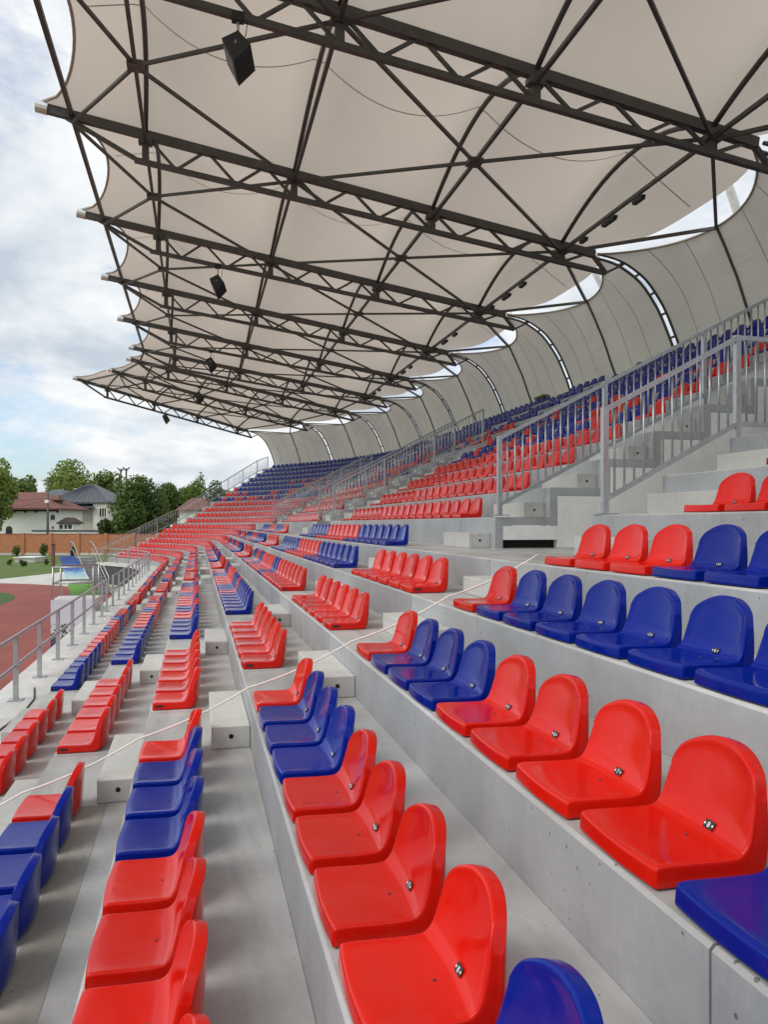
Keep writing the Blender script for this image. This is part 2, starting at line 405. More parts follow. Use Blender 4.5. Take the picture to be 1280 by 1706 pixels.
# half-step blocks in the aisles, each with its lifting hole
blk = MB().box((-.27, 0, 0), (0, 1.2, .155)); 
bmesh_tmp = bmesh.new()
def bevel_box(lo, hi, bev, seg=2):
    bm = bmesh.new(); bmesh.ops.create_cube(bm, size=1)
    for v in bm.verts:
        v.co = Vector([lo[i]+(v.co[i]+.5)*(hi[i]-lo[i]) for i in range(3)])
    bmesh.ops.bevel(bm, geom=bm.edges[:], offset=bev, segments=seg, affect='EDGES', profile=.5)
    return bm
def bm_mesh(bm, name, mat, smooth=False):
    me = bpy.data.meshes.new(name); bm.to_mesh(me); bm.free(); me.materials.append(M[mat])
    if smooth: me.polygons.foreach_set('use_smooth', [True]*len(me.polygons))
    return me
bmesh_tmp.free()
def disc_mesh(name, r, mat, depth=.006, n=14, axis='y'):
    mb = MB(); mb.tube([(0, 0, 0), (0, -depth, 0)], r, n)
    me = bpy.data.meshes.new(name); me.from_pydata(mb.v, [], mb.f); me.materials.append(M[mat]); return me
ME_block_lo = bm_mesh(bevel_box((-.272, 0, 0), (-.003, 1.2, .157), .006), 'stair_block', 'block')
ME_block_up = bm_mesh(bevel_box((-.30, 0, 0), (-.003, 1.12, .20), .006), 'stair_block', 'block')
ME_hole = disc_mesh('lifting_hole', .017, 'dark', .003)
def put_block(x, y, z, me, hz, w_):
    o = link('stair_block', me, stand, (x, y, z+.002))
    hl = link('lifting_hole', ME_hole, o, (-w_/2, .001, hz))
for n in range(3):
    for (y0, blen) in ((5.63, 1.2), (9.72, 1.2)):
        y = y0+MOD*n
        for k in range(-3, 4): put_block(XL(k+1), y, ZL(k), ME_block_lo, .085, .27)
        put_block(XU(0), y+.1, ZL(4), ME_block_up, .10, .3)
        for j in range(11): put_block(XU(j+1), y+.1, ZU(j), ME_block_up, .10, .3)

# ------------------------------------------------------------------ ground, track, lawn
G = lambda pts, name, mat, z: tag(MB().add([(x, y, z) for x, y in pts], [tuple(range(len(pts)))]).build(name, mat), kind='structure')
G([(-600, -400), (900, -400), (900, 1200), (-600, 1200)], 'ground', 'grass', -.02)
G([(-60, 56), (-24, 57.5), (-14, 59.2), (-11.2, 66), (-9, 74), (6, 80), (30, 80), (30, 36), (-1, 36), (-1, -30), (-60, -30)], 'pavement', 'paving', -.012)
arc = lambda cx_, cy_, r, a0, a1, n: [(cx_+r*math.cos(math.radians(a0+(a1-a0)*i/n)), cy_+r*math.sin(math.radians(a0+(a1-a0)*i/n))) for i in range(n+1)]
tb = MB(); po = [(-2.9, -30), (-2.9, 38)]+[(-18.6+(14.6-.9*min(1, a/30))*math.cos(math.radians(a)), 43.4+(13.9)*math.sin(math.radians(a))) for a in range(0, 181, 6)]+[(-34, 38), (-34, -30)]
tag(tb.add([(x, y, -.006) for x, y in po], [tuple(range(len(po)))]).build('running_track', 'track'), kind='structure')
pi_ = [(-9.2, -30), (-9.2, 40)]+arc(-18.6, 43, 9.4, 0, 180, 30)+[(-28, -30)]
tag(MB().add([(x, y, 0) for x, y in pi_], [tuple(range(len(pi_)))]).build('infield', 'infield'), kind='structure')

# ------------------------------------------------------------------ seats
def seat_cage(S, fine):
    inner = []; outer = []
    qs = [.28, .62, .84, .945, 1.0] if fine else [.5, 1.0]
    def ztop(s): return .208+.117*(max(0, 1-abs(s)**2.3))**(1/2.3)
    for s in S:
        ci = []; co = []
        a0 = .012*s*s; dish = 1-s*s; bead = 1.0 if fine and .9 < abs(s) < .98 else 0.0
        pan = [(a0+.004, .058), (a0+.020, .066), (.12, .062), (.245, .059), (.290, .067), (.312, .098)] if fine else [(a0+.004, .062), (.24, .060), (.312, .097)]
        pout = [(a0, .004), (a0+.02, .004), (.12, .004), (.26, .004), (.375, .004), (.400, .03)] if fine else [(a0, .004), (.26, .004), (.400, .03)]
        for i, (a, z) in enumerate(pan):
            up = i >= len(pan)-2
            ci.append((a+(.016*dish-.012-.004*bead if up else 0), s*.210, z-.006*dish*(1 if 0 < i < len(pan)-1 else 0)+(.003*bead if not up else 0)))
        for (a, z) in pout: co.append((a-(.047*abs(s)**3.5 if a > .3 else 0), s*.213, z))
        zt = ztop(s)
        for q in qs:
            z = .098+(zt-.098)*q; W = .210-.030*(z-.098)/.2
            a = .300+.052*(z-.098)/.2+.018*dish-.006*(bead if q < .9 else (1.0 if .9 < q < .97 else 0.0))
            ci.append((a, s*W, z))
            zo = z-(.0 if q < 1 else .008)
            ao = .402+.016*(z-.03)/.3-.047*abs(s)**3.5
            co.append((max(ao, a+.026), s*W*1.01, zo))
        inner.append(ci); outer.append(co)
    ns, nv = len(S), len(inner[0]); V = []; F = []
    idx = lambda g, i, j: g*ns*nv+i*nv+j
    for g in (inner, outer):
        for ci in g: V += ci
    for i in range(ns-1):
        for j in range(nv-1):
            F.append((idx(0, i, j), idx(0, i+1, j), idx(0, i+1, j+1), idx(0, i, j+1)))
            F.append((idx(1, i, j), idx(1, i, j+1), idx(1, i+1, j+1), idx(1, i+1, j)))
    bl = [(i, 0) for i in range(ns)]+[(ns-1, j) for j in range(1, nv)]+[(i, nv-1) for i in range(ns-2, -1, -1)]+[(0, j) for j in range(nv-2, 0, -1)]
    loops = [[idx(0, *b) for b in bl]]
    if fine:
        for t_ in (.30, .80):
            lp = []
            for b in bl:
                p, q = Vector(V[idx(0, *b)]), Vector(V[idx(1, *b)]); lp.append(len(V)); V.append(tuple(p.lerp(q, t_)))
            loops.append(lp)
    loops.append([idx(1, *b) for b in bl])
    for la, lb in zip(loops[:-1], loops[1:]):
        m_ = len(la)
        for i in range(m_): F.append((la[i], lb[i], lb[(i+1) % m_], la[(i+1) % m_]))
    return V, F
def fix_normals(me):
    bm = bmesh.new(); bm.from_mesh(me); bmesh.ops.recalc_face_normals(bm, faces=bm.faces[:]); bm.to_mesh(me); bm.free()
def fine_seat(name, mat):
    V, F = seat_cage([-1, -.945, -.86, -.45, 0, .45, .86, .945, 1], True)
    me = bpy.data.meshes.new(name+'_cage'); me.from_pydata(V, [], F); fix_normals(me)
    o = bpy.data.objects.new('tmp', me); COL.objects.link(o)
    md = o.modifiers.new('s', 'SUBSURF'); md.levels = 2; md.render_levels = 2
    dg = bpy.context.evaluated_depsgraph_get(); dg.update()
    m2 = bpy.data.meshes.new_from_object(o.evaluated_get(dg)); m2.name = name
    bpy.data.objects.remove(o); m2.materials.clear(); m2.materials.append(M[mat])
    m2.polygons.foreach_set('use_smooth', [True]*len(m2.polygons)); return m2
ME_seat = {'red': fine_seat('red_seat', 'red'), 'blue': fine_seat('blue_seat', 'blue')}
cV, cF = seat_cage([-1, -.6, 0, .6, 1], False)
_me = bpy.data.meshes.new('c'); _me.from_pydata(cV, [], cF); fix_normals(_me)
cV = np.array([v.co[:] for v in _me.vertices]); cF = [tuple(p.vertices) for p in _me.polygons]

def runs(spec):      # 'B6 R8 B6' -> list of colours
    o = []
    for tok in spec.split(): o += [('red' if tok[0] == 'R' else 'blue')]*int(tok[1:])
    return o
near = {-2: 'R12', -1: 'R1 B4 R7', 0: 'R1 B3 R8', 1: 'R1 B3 R4 B4', 2: 'R1 B3 R4 B4', 3: 'R1 B8 R3', 4: 'R3 B6 R3'}
long1 = {-2: 'B5 R6 B2 R2 B2 R3', -1: 'B7 R5 B2 R2 B1 R3', 0: 'B4 R2 B2 R4 B2 R3 B3', 1: 'B6 R1 B3 R5 B3 R2', 2: 'R7 B2 R5 B2 R2 B2', 3: 'B7 R6 B7', 4: 'B7 R7 B6'}
long2 = {-2: 'R4 B3 R5 B2 R6', -1: 'B2 R5 B3 R6 B4', 0: 'R3 B4 R4 B4 R5', 1: 'B4 R3 B5 R3 B5', 2: 'B5 R4 B4 R3 B4', 3: 'B7 R5 B8', 4: 'R3 B5 R5 B7'}
SEATS = []          # (x, y, z, angle, colour, block, row, index, s)
def put(off, s, z, col, block, row, n):
    p = pos(off+.011, s, z); SEATS.append((p[0], p[1], p[2], ang(s), col, block, row, n))
def upcol(j, s):
    if j <= 3: return 'red'
    if j >= 8: return 'blue'
    h_ = random.random(); return 'red' if h_ < (.30, .42, .33, .24)[j-4] else 'blue'
for k in range(-2, 5):
    for n, c in enumerate(runs(near[k])):
        y = 5.515-.5*n
        if y > -.6: put(XL(k), y, ZL(k), c, 'near', k, n)
    for mI, lo in ((0, long1), (1, long2)):
        for n, c in enumerate(runs(lo[k])[:20]): put(XL(k), 11.33+.5*n+MOD*mI, ZL(k), c, 'long%d' % (mI+1), k, n)
    if k < 4:
        for mI in range(3):
            for n in range(6): put(XL(k), 7.13+.495*n+MOD*mI, ZL(k), 'red', 'short%d' % (mI+1), k, n)
    s0 = 42.75
    for n in range(4): put(XL(k), s0+.5*n, ZL(k), 'red' if (k+n) % 3 else 'blue', 'bend', k, n)
    R = R0+XL(k)+.2; dphi = math.degrees(.5/R); n = 4; ph = dphi*.6
    while ph < PHI_END-1.3*dphi:
        put(XL(k), YC+ph, ZL(k), 'red', 'bend', k, n); ph += dphi; n += 1
for j in range(12):
    for n in range(11):
        y = 5.38-.5*n
        if y > -.6: put(XU(j), y, ZU(j), upcol(j, y), 'upnear', j, n)
    for mI in range(2):
        for n in range(20): put(XU(j), 11.33+.5*n+MOD*mI, ZU(j), upcol(j, n), 'up%d' % (mI+1), j, n)
    if j >= 6:
        for mI in range(3):
            for n in range(5): put(XU(j), 7.32+.5*n+MOD*mI, ZU(j), upcol(j, n), 'over%d' % (mI+1), j, n)
    for n in range(4): put(XU(j), 42.75+.5*n, ZU(j), upcol(j, n), 'upbend', j, n)
    R = R0+XU(j)+.2; dphi = math.degrees(.5/R); n = 4; ph = dphi*.6
    while ph < PHI_END-1.3*dphi:
        put(XU(j), YC+ph, ZU(j), upcol(j, ph), 'upbend', j, n); ph += dphi; n += 1
ORD = ['first', 'second', 'third', 'fourth', 'fifth', 'sixth', 'seventh', 'eighth', 'ninth', 'tenth', 'eleventh', 'twelfth', 'thirteenth', 'fourteenth',
       'fifteenth', 'sixteenth', 'seventeenth', 'eighteenth', 'nineteenth', 'twentieth']
LOWROW = {-2: 'front row', -1: 'second row', 0: 'third row', 1: 'fourth row', 2: 'fifth row', 3: 'sixth row', 4: 'row at the walkway edge'}
def seat_label(col, block, row, n):
    o = ORD[n] if n < 20 else 'far'
    if block == 'near': return f'{col} plastic seat, {o} from the rope, {LOWROW[row]} of the nearest block'
    if block == 'short1': return f'red plastic seat, {o} of six beyond the rope aisle, {LOWROW[row]}'
    if block == 'long1': return f'{col} plastic seat, {o} past the second aisle, {LOWROW[row]} below the walkway'
    if block == 'upnear': return f'{col} plastic seat by the right picture edge, {o} from stairs, {ORD[row]} row above walkway'
    if block == 'up1': return f'{col} plastic seat behind the middle railing, {o} from stairs, {ORD[row]} row above walkway'
    if block == 'short2': return f'red plastic seat, {o} of six after the third aisle, {LOWROW[row]}'
    if block == 'over1': return f'{col} plastic seat above the near passage, {o} from its near end, {ORD[row]} upper row'
    return f'{col} plastic seat, {block} {row} {o}'
def cam_uv(x, y, z):
    d = x*ST+y*CT; r = x*CT-y*ST
    return d, 640+1298*r/max(d, .01), 873-1298*(z-H)/max(d, .01)
cand = []; rest = []
for i, s_ in enumerate(SEATS):
    d, u, v = cam_uv(s_[0]+.2, s_[1], s_[2]+.15)
    pad = 330/max(d, .3)
    inside = d > .25 and -pad < u < 1280+pad and -pad < v < 1706+pad*1.2
    cand.append((d if inside else 1e3+abs(d), i))
cand.sort()
single = [i for d, i in cand if d < 900][:300]
drop = {i for d, i in cand if d >= 900 and SEATS[i][1] < -.7}
sset = set(single)
def digit_mesh(ch):
    cu = bpy.data.curves.new('numeral', 'FONT'); cu.body = ch; cu.size = .023; cu.extrude = .0006; cu.align_x = 'CENTER'; cu.align_y = 'CENTER'; cu.resolution_u = 3
    o = bpy.data.objects.new('tmp', cu); COL.objects.link(o)
    dg = bpy.context.evaluated_depsgraph_get(); dg.update()
    me = bpy.data.meshes.new_from_object(o.evaluated_get(dg)); bpy.data.objects.remove(o); bpy.data.curves.remove(cu)
    me.name = 'numeral'; me.materials.clear(); me.materials.append(M['white']); return me
DIG = {}
ME_plate = bm_mesh(bevel_box((-.021, -.0125, 0), (.021, .0125, .0025), .0008, 1), 'number_plate', 'plate')
ME_pdot = bm_mesh(bevel_box((-.003, -.003, 0), (.003, .003, .002), .0005, 1), 'rivet', 'white')
ME_bolt = disc_mesh('bolt', .005, 'boltm', .004, 10)
ME_sideplate = bm_mesh(bevel_box((-.032, -.003, -.010), (.032, 0, .010), .001, 1), 'side_plate', 'plate')
ME_rope_n = None
for i in single:
    x, y, z, a, col, block, row, n = SEATS[i]
    o = link('stadium_seat', ME_seat[col], None, (x, y, z+.001), a+random.uniform(-.012, .012))
    tag(o, seat_label(col, block, row, n), 'seat', 'stadium seats on the terraces')
    d = cam_uv(x, y, z)[0]
    if d < 7.5 and block in ('near', 'upnear', 'short1') and (block != 'near' or row >= 1):
        pl = link('number_plate', ME_plate, o, (.3000, -.035, .084)); pl.rotation_euler = (0, math.radians(-52), 0)
        pl.rotation_euler = Matrix(((0, -.62, -.785), (-1, 0, 0), (0, .785, .62))).transposed().inverted().to_euler() if False else (math.radians(59), 0, math.radians(-90))
        ch = str(n+1)
        if ch not in DIG: DIG[ch] = digit_mesh(ch)
        nm = link('numeral', DIG[ch], pl, (0, -.001, .0030))
        for sx in (-1, 1):
            link('rivet', ME_pdot, pl, (sx*.0165, 0, .0018))
    if d < 7.5 and (block != 'near' or row >= 0):
        bo = link('bolt', ME_bolt, o, (.235, -.02, .0545)); bo.rotation_euler = (-PI/2, 0, 0)
    if n == 0 and block in ('short1', 'long1', 'short2'):
        link('side_plate', ME_sideplate, o, (.07, -.2115, .034))
V_all = []; F_all = []; MI = []; off_ = 0
for i, s_ in enumerate(SEATS):
    if i in sset or i in drop: continue
    x, y, z, a, col = s_[:5]
    ca, sa = math.cos(a), math.sin(a)
    P = np.empty_like(cV); P[:, 0] = x+cV[:, 0]*ca-cV[:, 1]*sa; P[:, 1] = y+cV[:, 0]*sa+cV[:, 1]*ca; P[:, 2] = z+cV[:, 2]
    V_all.append(P); F_all += [tuple(off_+q for q in f) for f in cF]; MI += [0 if col == 'red' else 1]*len(cF); off_ += len(cV)
me = bpy.data.meshes.new('distant_seats'); me.from_pydata(np.concatenate(V_all).tolist(), [], F_all)
me.materials.append(M['red']); me.materials.append(M['blue']); me.polygons.foreach_set('material_index', MI); me.polygons.foreach_set('use_smooth', [True]*len(me.polygons)); me.update()
tag(link('distant_seats', me), 'rows of small red and blue seats filling the far and upper terraces', 'seats', kind='stuff')

# ------------------------------------------------------------------ rope along the near aisle
def rope():
    pts = []
    anch = [(XL(k)-.004, 5.775+.02*math.sin(k*2.1), ZL(k)+.075) for k in range(-3, 5)]
    anch[0] = (XP0+.42, 5.8, ZP+.45)
    for a, b in zip(anch[:-1], anch[1:]):
        a, b = Vector(a), Vector(b)
        for i in range(8):
            t = i/8; p = a.lerp(b, t); p.z -= .03*4*t*(1-t); pts.append(p)
    pts.append(Vector(anch[-1]))
    return MB().tube(pts, .007, 8).build('rope', 'rope', smooth=True)
tag(rope(), 'thin white rope stretched across the rows along the near aisle', 'rope')

# ------------------------------------------------------------------ railings
def cyl_mesh(name, r, h, mat, n=8):
    mb = MB().tube([(0, 0, 0), (0, 0, h)], r, n); me = bpy.data.meshes.new(name); me.from_pydata(mb.v, [], mb.f)
    me.materials.append(M[mat]); me.polygons.foreach_set('use_smooth', [len(p.vertices) == 4 for p in me.polygons]); return me
def box_mesh(name, lo, hi, mat):
    mb = MB().box(lo, hi); me = bpy.data.meshes.new(name); me.from_pydata(mb.v, [], mb.f); me.materials.append(M[mat]); return me
ME_bal = cyl_mesh('baluster', .0115, .86, 'galv')
ME_post = box_mesh('post', (-.029, -.029, 0), (.029, .029, 1.055), 'galv')
ME_base = box_mesh('base_plate', (-.10, -.10, 0), (.10, .10, .012), 'galv')
def slope_rail(name, label, nodes, bal_n, group='baluster railings', base=True):
    """nodes: foot points; posts at each, rails and balusters between"""
    b0 = Vector(nodes[0]); t = thing(name, label, 'railing', b0, 0, group)
    for i, p in enumerate(nodes):
        q = Vector(p)-b0
        po_ = link('post', ME_post, t, q)
        if base and i == 0: link('base_plate', ME_base, po_, (0, 0, .002))
    for p, q in zip(nodes[:-1], nodes[1:]):
        p, q = Vector(p)-b0, Vector(q)-b0
        mb = MB().bar(p+Vector((0, 0, 1.03)), q+Vector((0, 0, 1.03)), .04, .048); mb.build('top_rail', 'galv', t)
        MB().bar(p+Vector((0, 0, .145)), q+Vector((0, 0, .145)), .04, .045).build('bottom_rail', 'galv', t)
        for k in range(1, bal_n):
            c = p.lerp(q, k/bal_n); link('baluster', ME_bal, t, c+Vector((0, 0, .155)))
    return t
names = [('near', 'nearest'), ('middle', 'middle'), ('far', 'farthest')]
for n, (v0, v1) in enumerate(VOIDS):
    xs = [3.92, 5.47, 7.03, 8.6]
    zf = lambda x: ZU(0)+.02+(x-3.92)*.512
    fn = [(x, v1+.07, zf(x)) for x in xs]
    slope_rail('stair_railing', ('sloping grey baluster railing beyond the %s passage' % names[n][1]), fn, 14)
    if n == 0:
        slope_rail('stair_railing', 'short sloping grey baluster railing in front of the nearest passage', [(3.92, v0-.08, ZU(0)+.004), (5.43, v0-.08, ZU(0)+.80), (7.0, v0-.08, ZU(0)+.80)], 14)
    else:
        slope_rail('stair_railing', 'sloping grey baluster railing on the viewer side of the %s passage' % names[n][1], [(x, v0-.07, zf(x)) for x in xs], 14)
# railing down the far end of the stand
ends = [(-2.75, ZP)]+[(XL(k)+.1, ZL(k)) for k in (-1, 1, 3)]+[(XU(j)+.1, ZU(j)) for j in (0, 2, 4, 6, 8, 10)]+[(13.0, ZU(11))]
slope_rail('end_railing', 'long grey railing stepping up the far end of the stand', [pos(x, pe-.25, z) for x, z in ends], 12, None)
# two-rail front railing on the platform
ME_fpost = box_mesh('post', (-.032, -.032, 0), (.032, .032, .93), 'galv')
def front_rail(label, pts):
    b0 = Vector(pts[0]); t = thing('front_railing', label, 'railing', b0, 0, 'front railings')
    for p in pts:
        po_ = link('post', ME_fpost, t, Vector(p)-b0); link('base_plate', ME_base, po_, (0, 0, .002))
    for h_, nm in ((.925, 'top_rail'), (.50, 'middle_rail')):
        MB().tube([Vector(p)-b0+Vector((0, 0, h_)) for p in pts], .026, 10).build(nm, 'galv', t, True)
XR = -2.55
front_rail('two-bar grey railing along the front platform beside the track', [(XR, 12.2+1.75*i, ZP) for i in range(-7, 7)]+[(XR, 23.9, ZP)])
front_rail('two-bar grey railing past the poster landing towards the bend', [(XR, 25.6+1.9*i, ZP) for i in range(10)]+[(XR, 44.3, ZP)])
front_rail('two-bar grey railing round the bend of the front platform', [pos(XR, YC+1.5+6.2*i, ZP) for i in range(7)])
cb = [(-2.45, 13.0, .01), (-2.3, 12.2, .008), (-2.28, 11.3, .008), (-2.38, 10.3, .008), (-2.30, 9.3, .008), (-2.4, 8.0, .008)]
tag(MB().tube([(x, y, ZP+z) for x, y, z in cb], .012, 6).build('cable', 'cable', smooth=True), 'thin black cable lying on the front platform by a railing post', 'cable')

# ------------------------------------------------------------------ roof
LONGS = [-1.2, 2.37, 5.98, 9.65]
XT, XB = -3.54, 10.6
ztop_ch = lambda x: H+9.70-.160*(x-XT)
zbot_ch = lambda x: H+8.69-.142*(x+1.37)
TR = []
for i in range(-2, 5): TR.append(((XT, 13.1+6.4*i), (XB, 13.1+6.4*i)))
def pp(off, ph):
    p = math.radians(ph); return (-R0+(R0+off)*math.cos(p), YC+(R0+off)*math.sin(p))
for pt, pb in ((0, 0), (13.6, 13.1), (28.8, 26.3), (45.0, 39.5)): TR.append((pp(XT, pt), pp(XB, pb)))
TR[-4] = ((XT, 44.9), (XB, 45.0))
def onT(i, x, z):
    (a, b) = TR[i]; t = (x-XT)/(XB-XT)
    return Vector((a[0]+(b[0]-a[0])*t, a[1]+(b[1]-a[1])*t, z))
roof = thing('roof_canopy', 'beige fabric canopy on dark steel trusses over the stand', 'canopy')
for i in range(len(TR)):
    P = lambda x, z: onT(i, x, z)
    top = MB().bar(P(XT-.02, ztop_ch(XT)), P(XB+.05, ztop_ch(XB+.05)), .15, .20)
    top = top.build('truss_top_chord', 'steel', roof)
    mb = MB().bar(P(-1.45, zbot_ch(-1.45)), P(11.0, zbot_ch(11.0)), .115, .115)
    mb.build('bottom_chord', 'steel', top)
    MB().bar(P(-3.0, ztop_ch(-3.0)-.08), P(-1.35, zbot_ch(-1.35)), .09).build('front_tie', 'steel', top)
    tube = MB().tube([P(XT-.10, ztop_ch(XT-.10)), P(XT+.16, ztop_ch(XT+.16))], .14, 12); tube.build('tip_cap', 'alu', top, False)
    for xl in LONGS:
        MB().bar(P(xl, zbot_ch(xl)), P(xl, ztop_ch(xl)), .11, .16).build('post', 'steel', top)
        MB().bar(P(xl-.16, ztop_ch(xl)-.16), P(xl+.16, ztop_ch(xl)-.18), .20, .12).build('node_plate', 'steel', top)
    for xa, xb in zip(LONGS[:-1], LONGS[1:]):
        for q in range(5):
            f0, f1 = q/5, (q+1)/5
            A = P(xa+(xb-xa)*f0, (ztop_ch if q % 2 == 0 else zbot_ch)(xa+(xb-xa)*f0)); B = P(xa+(xb-xa)*f1, (zbot_ch if q % 2 == 0 else ztop_ch)(xa+(xb-xa)*f1))
            MB().bar(A, B, .060).build('diagonal', 'steel', top)
    MB().bar(P(9.65, zbot_ch(9.65)), P(10.5, ztop_ch(10.5)), .068).build('diagonal', 'steel', top)
    MB().bar(P(11.0, zbot_ch(11.0)), P(10.55, ztop_ch(10.55)), .09).build('diagonal', 'steel', top)
    MB().bar(P(11.0, zbot_ch(11.0)), P(11.55, H+7.22), .06).build('wall_tie', 'steel', top)
RISE = .97
def env(x):
    if x <= LONGS[0]: f = (LONGS[0]-x)/1.6; return 1-.62*min(1, f)
    for a, b in zip(LONGS[:-1], LONGS[1:]):
        if x <= b: f = (x-a)/(b-a); return 1-.66*4*f*(1-f)
    f = (x-LONGS[-1])/1.75; return max(.05, 1-.9*f**.9)
def mem(i, x, psi, lift=.13):
    a, b = onT(i, x, 0), onT(i+1, x, 0); p = a.lerp(b, psi); hgt = RISE*(4*psi*(1-psi))*env(x)
    sl = .15*hgt
    dx = (onT(i, 1, 0)-onT(i, 0, 0)).lerp(onT(i+1, 1, 0)-onT(i+1, 0, 0), psi)
    p = p+dx*sl; p.z = ztop_ch(x)+lift+hgt
    return p
def sub(a, b, n): return [a+(b-a)*k/n for k in range(n)]
for i in range(len(TR)-1):
    NP = 20; rows = []
    for q in range(NP+1):
        psi = q/NP; w4 = (4*psi*(1-psi))
        xf = XT+1.05*w4**.6; xbk = XB+1.6*w4**.85*(1-.42*w4)
        br = [xf]+LONGS+[xbk]; xs = []
        for a, b in zip(br[:-1], br[1:]): xs += sub(a, b, 6)
        xs.append(xbk); rows.append([mem(i, x, psi) for x in xs])
    nx = len(rows[0]); mb = MB()
    mb.add([p for r_ in rows for p in r_], [(q*nx+k, q*nx+k+1, (q+1)*nx+k+1, (q+1)*nx+k) for q in range(NP) for k in range(nx-1)])
    panel = mb.build('membrane_panel', 'membrane', roof, True)
    # welded seams: ridge line and two lines beside it
    for psi, hw in ((.5, .0032),):
        xs = [XT+1.25+ (XB+.8-XT-1.25)*k/60 for k in range(61)]
        sm = MB(); vv = []
        for x in xs:
            for dpsi in (-hw, hw): p = mem(i, x, psi+dpsi, .122); vv.append(p)
        sm.add(vv, [(2*k, 2*k+1, 2*k+3, 2*k+2) for k in range(60)]); sm.build('seam', 'seam', panel, True)
    # front edge cable
    MB().tube([mem(i, XT+1.05*(4*(q/NP)*(1-q/NP))**.6, q/NP, .12) for q in range(NP+1)], .035, 6).build('edge_cable', 'seam', panel, True)
    # longitudinal struts, arches and cross bracing
    MB().bar(onT(i, -2.85, ztop_ch(-2.85)-.02), onT(i+1, -2.85, ztop_ch(-2.85)-.02), .10, .10).build('front_beam', 'steel', roof)
    for xl in LONGS:
        st1 = MB().bar(onT(i, xl, ztop_ch(xl)-.17), onT(i+1, xl, ztop_ch(xl)-.17), .076).build('strut', 'steel', roof)
        MB().tube([mem(i, xl, q/16, .03) for q in range(17)], .055, 8).build('arch_rib', 'steel', roof, True)
    for xc, xa, xb in ((-1.2, -2.85, 2.37), (5.98, 2.37, 9.65)):
        C = onT(i, xc, ztop_ch(xc)-.17).lerp(onT(i+1, xc, ztop_ch(xc)-.17), .5)
        MB().box((C.x-.16, C.y-.16, C.z-.05), (C.x+.16, C.y+.16, C.z+.05)).build('cross_plate', 'steel', roof)
        for ii in (i, i+1):
            for xe in (xa, xb):
                E_ = onT(ii, xe, ztop_ch(xe)-.17); d_ = (C-E_).normalized()
                MB().bar(E_+d_*.08, C-d_*.12, .064).build('cross_brace', 'steel', roof)
    wtop = onT(i, 12.12, H+7.10).lerp(onT(i+1, 12.12, H+7.10), .5)
    for ii in (i, i+1): MB().bar(onT(ii, 9.65, ztop_ch(9.65)-.2), wtop, .075).build('rear_brace', 'steel', roof)

# strip lights under the rear strut
BAYW = ['bay nearest the viewer', 'second bay', 'third bay', 'fourth bay', 'fifth bay', 'sixth bay', 'seventh bay']
for b_, i in enumerate(range(2, 7)):
    for (ps, ln, nm) in ((.60, .62, 'long'), (.40, .42, 'short'), (.80, .32, 'small')):
        a, b = onT(i, 9.65, ztop_ch(9.65)-.30), onT(i+1, 9.65, ztop_ch(9.65)-.30); d_ = (b-a).normalized(); c = a.lerp(b, ps)
        t = thing('strip_light', '%s black light fitting under the rear roof strut, %s' % (nm, BAYW[b_]), 'light fitting', c, 0, 'light fittings under the roof')
        MB().bar(-d_*ln/2, d_*ln/2, .10, .045).build('housing', 'black', t)
        MB().bar(-d_*ln*.44+Vector((0, 0, -.045)), d_*ln*.44+Vector((0, 0, -.045)), .10, .04).build('lens', 'black', t)
        MB().bar(Vector((0, 0, .02)), Vector((0, 0, .10)), .05).build('bracket', 'steel', t)

# rear fabric wall and its hoops
PA = [(10.5, 7.42), (11.05, 7.37), (11.5, 7.24), (12.1, 6.88), (12.56, 6.34), (12.81, 5.95), (13.05, 5.45), (13.23, 5.01), (13.36, 4.4)]
PB = [(12.15, 7.14), (12.30, 6.86), (12.44, 6.58), (12.58, 6.28), (12.72, 5.99), (12.84, 5.68), (13.0, 5.25), (13.14, 4.9), (13.34, 4.4)]
def smooth_curve(P_, n):
    P_ = [Vector((a, b, 0)) for a, b in P_]; o = []
    for k in range(n+1):
        t = k/n*(len(P_)-1); i0 = min(int(t), len(P_)-2); f = t-i0
        p0, p1, p2, p3 = P_[max(0, i0-1)], P_[i0], P_[i0+1], P_[min(len(P_)-1, i0+2)]
        o.append(.5*((2*p1)+(-p0+p2)*f+(2*p0-5*p1+4*p2-p3)*f*f+(-p0+3*p1-3*p2+p3)*f**3))
    return o
CA, CB = smooth_curve(PA, 24), smooth_curve(PB, 24)
wall = thing('rear_fabric_wall', 'curved beige fabric wall behind the top row of seats', 'fabric wall')
GAP = .022
def wallp(i, psi, k, inset=0):
    w4 = (4*psi*(1-psi))**.85; c = CA[k].lerp(CB[k], w4)
    x = c.x-inset
    return onT(i, x, H+c.y).lerp(onT(i+1, x, H+c.y), psi)
for i in range(len(TR)-1):
    for (p0, p1) in ((GAP, .497), (.503, 1-GAP)):
        NQ = 12; mb = MB(); vv = [wallp(i, p0+(p1-p0)*q/NQ, k) for q in range(NQ+1) for k in range(25)]
        mb.add(vv, [(q*25+k, (q+1)*25+k, (q+1)*25+k+1, q*25+k+1) for q in range(NQ) for k in range(24)])
        pn = mb.build('wall_panel', 'wallmem', wall, True)
        for f in (.34, .67):
            ps = p0+(p1-p0)*f; sm = MB(); vv = []
            for k in range(25):
                for dd in (-.0022, .0022): vv.append(wallp(i, ps+dd, k, .006))
            sm.add(vv, [(2*k, 2*k+1, 2*k+3, 2*k+2) for k in range(24)]); sm.build('seam', 'seam', pn, True)
        MB().tube([wallp(i, p0+(p1-p0)*q/NQ, 0) for q in range(NQ+1)], .03, 6).build('edge_cable', 'seam', pn, True)
    MB().tube([wallp(i, .5, k, .03) for k in range(25)], .035, 6).build('batten', 'steel', wall, True)
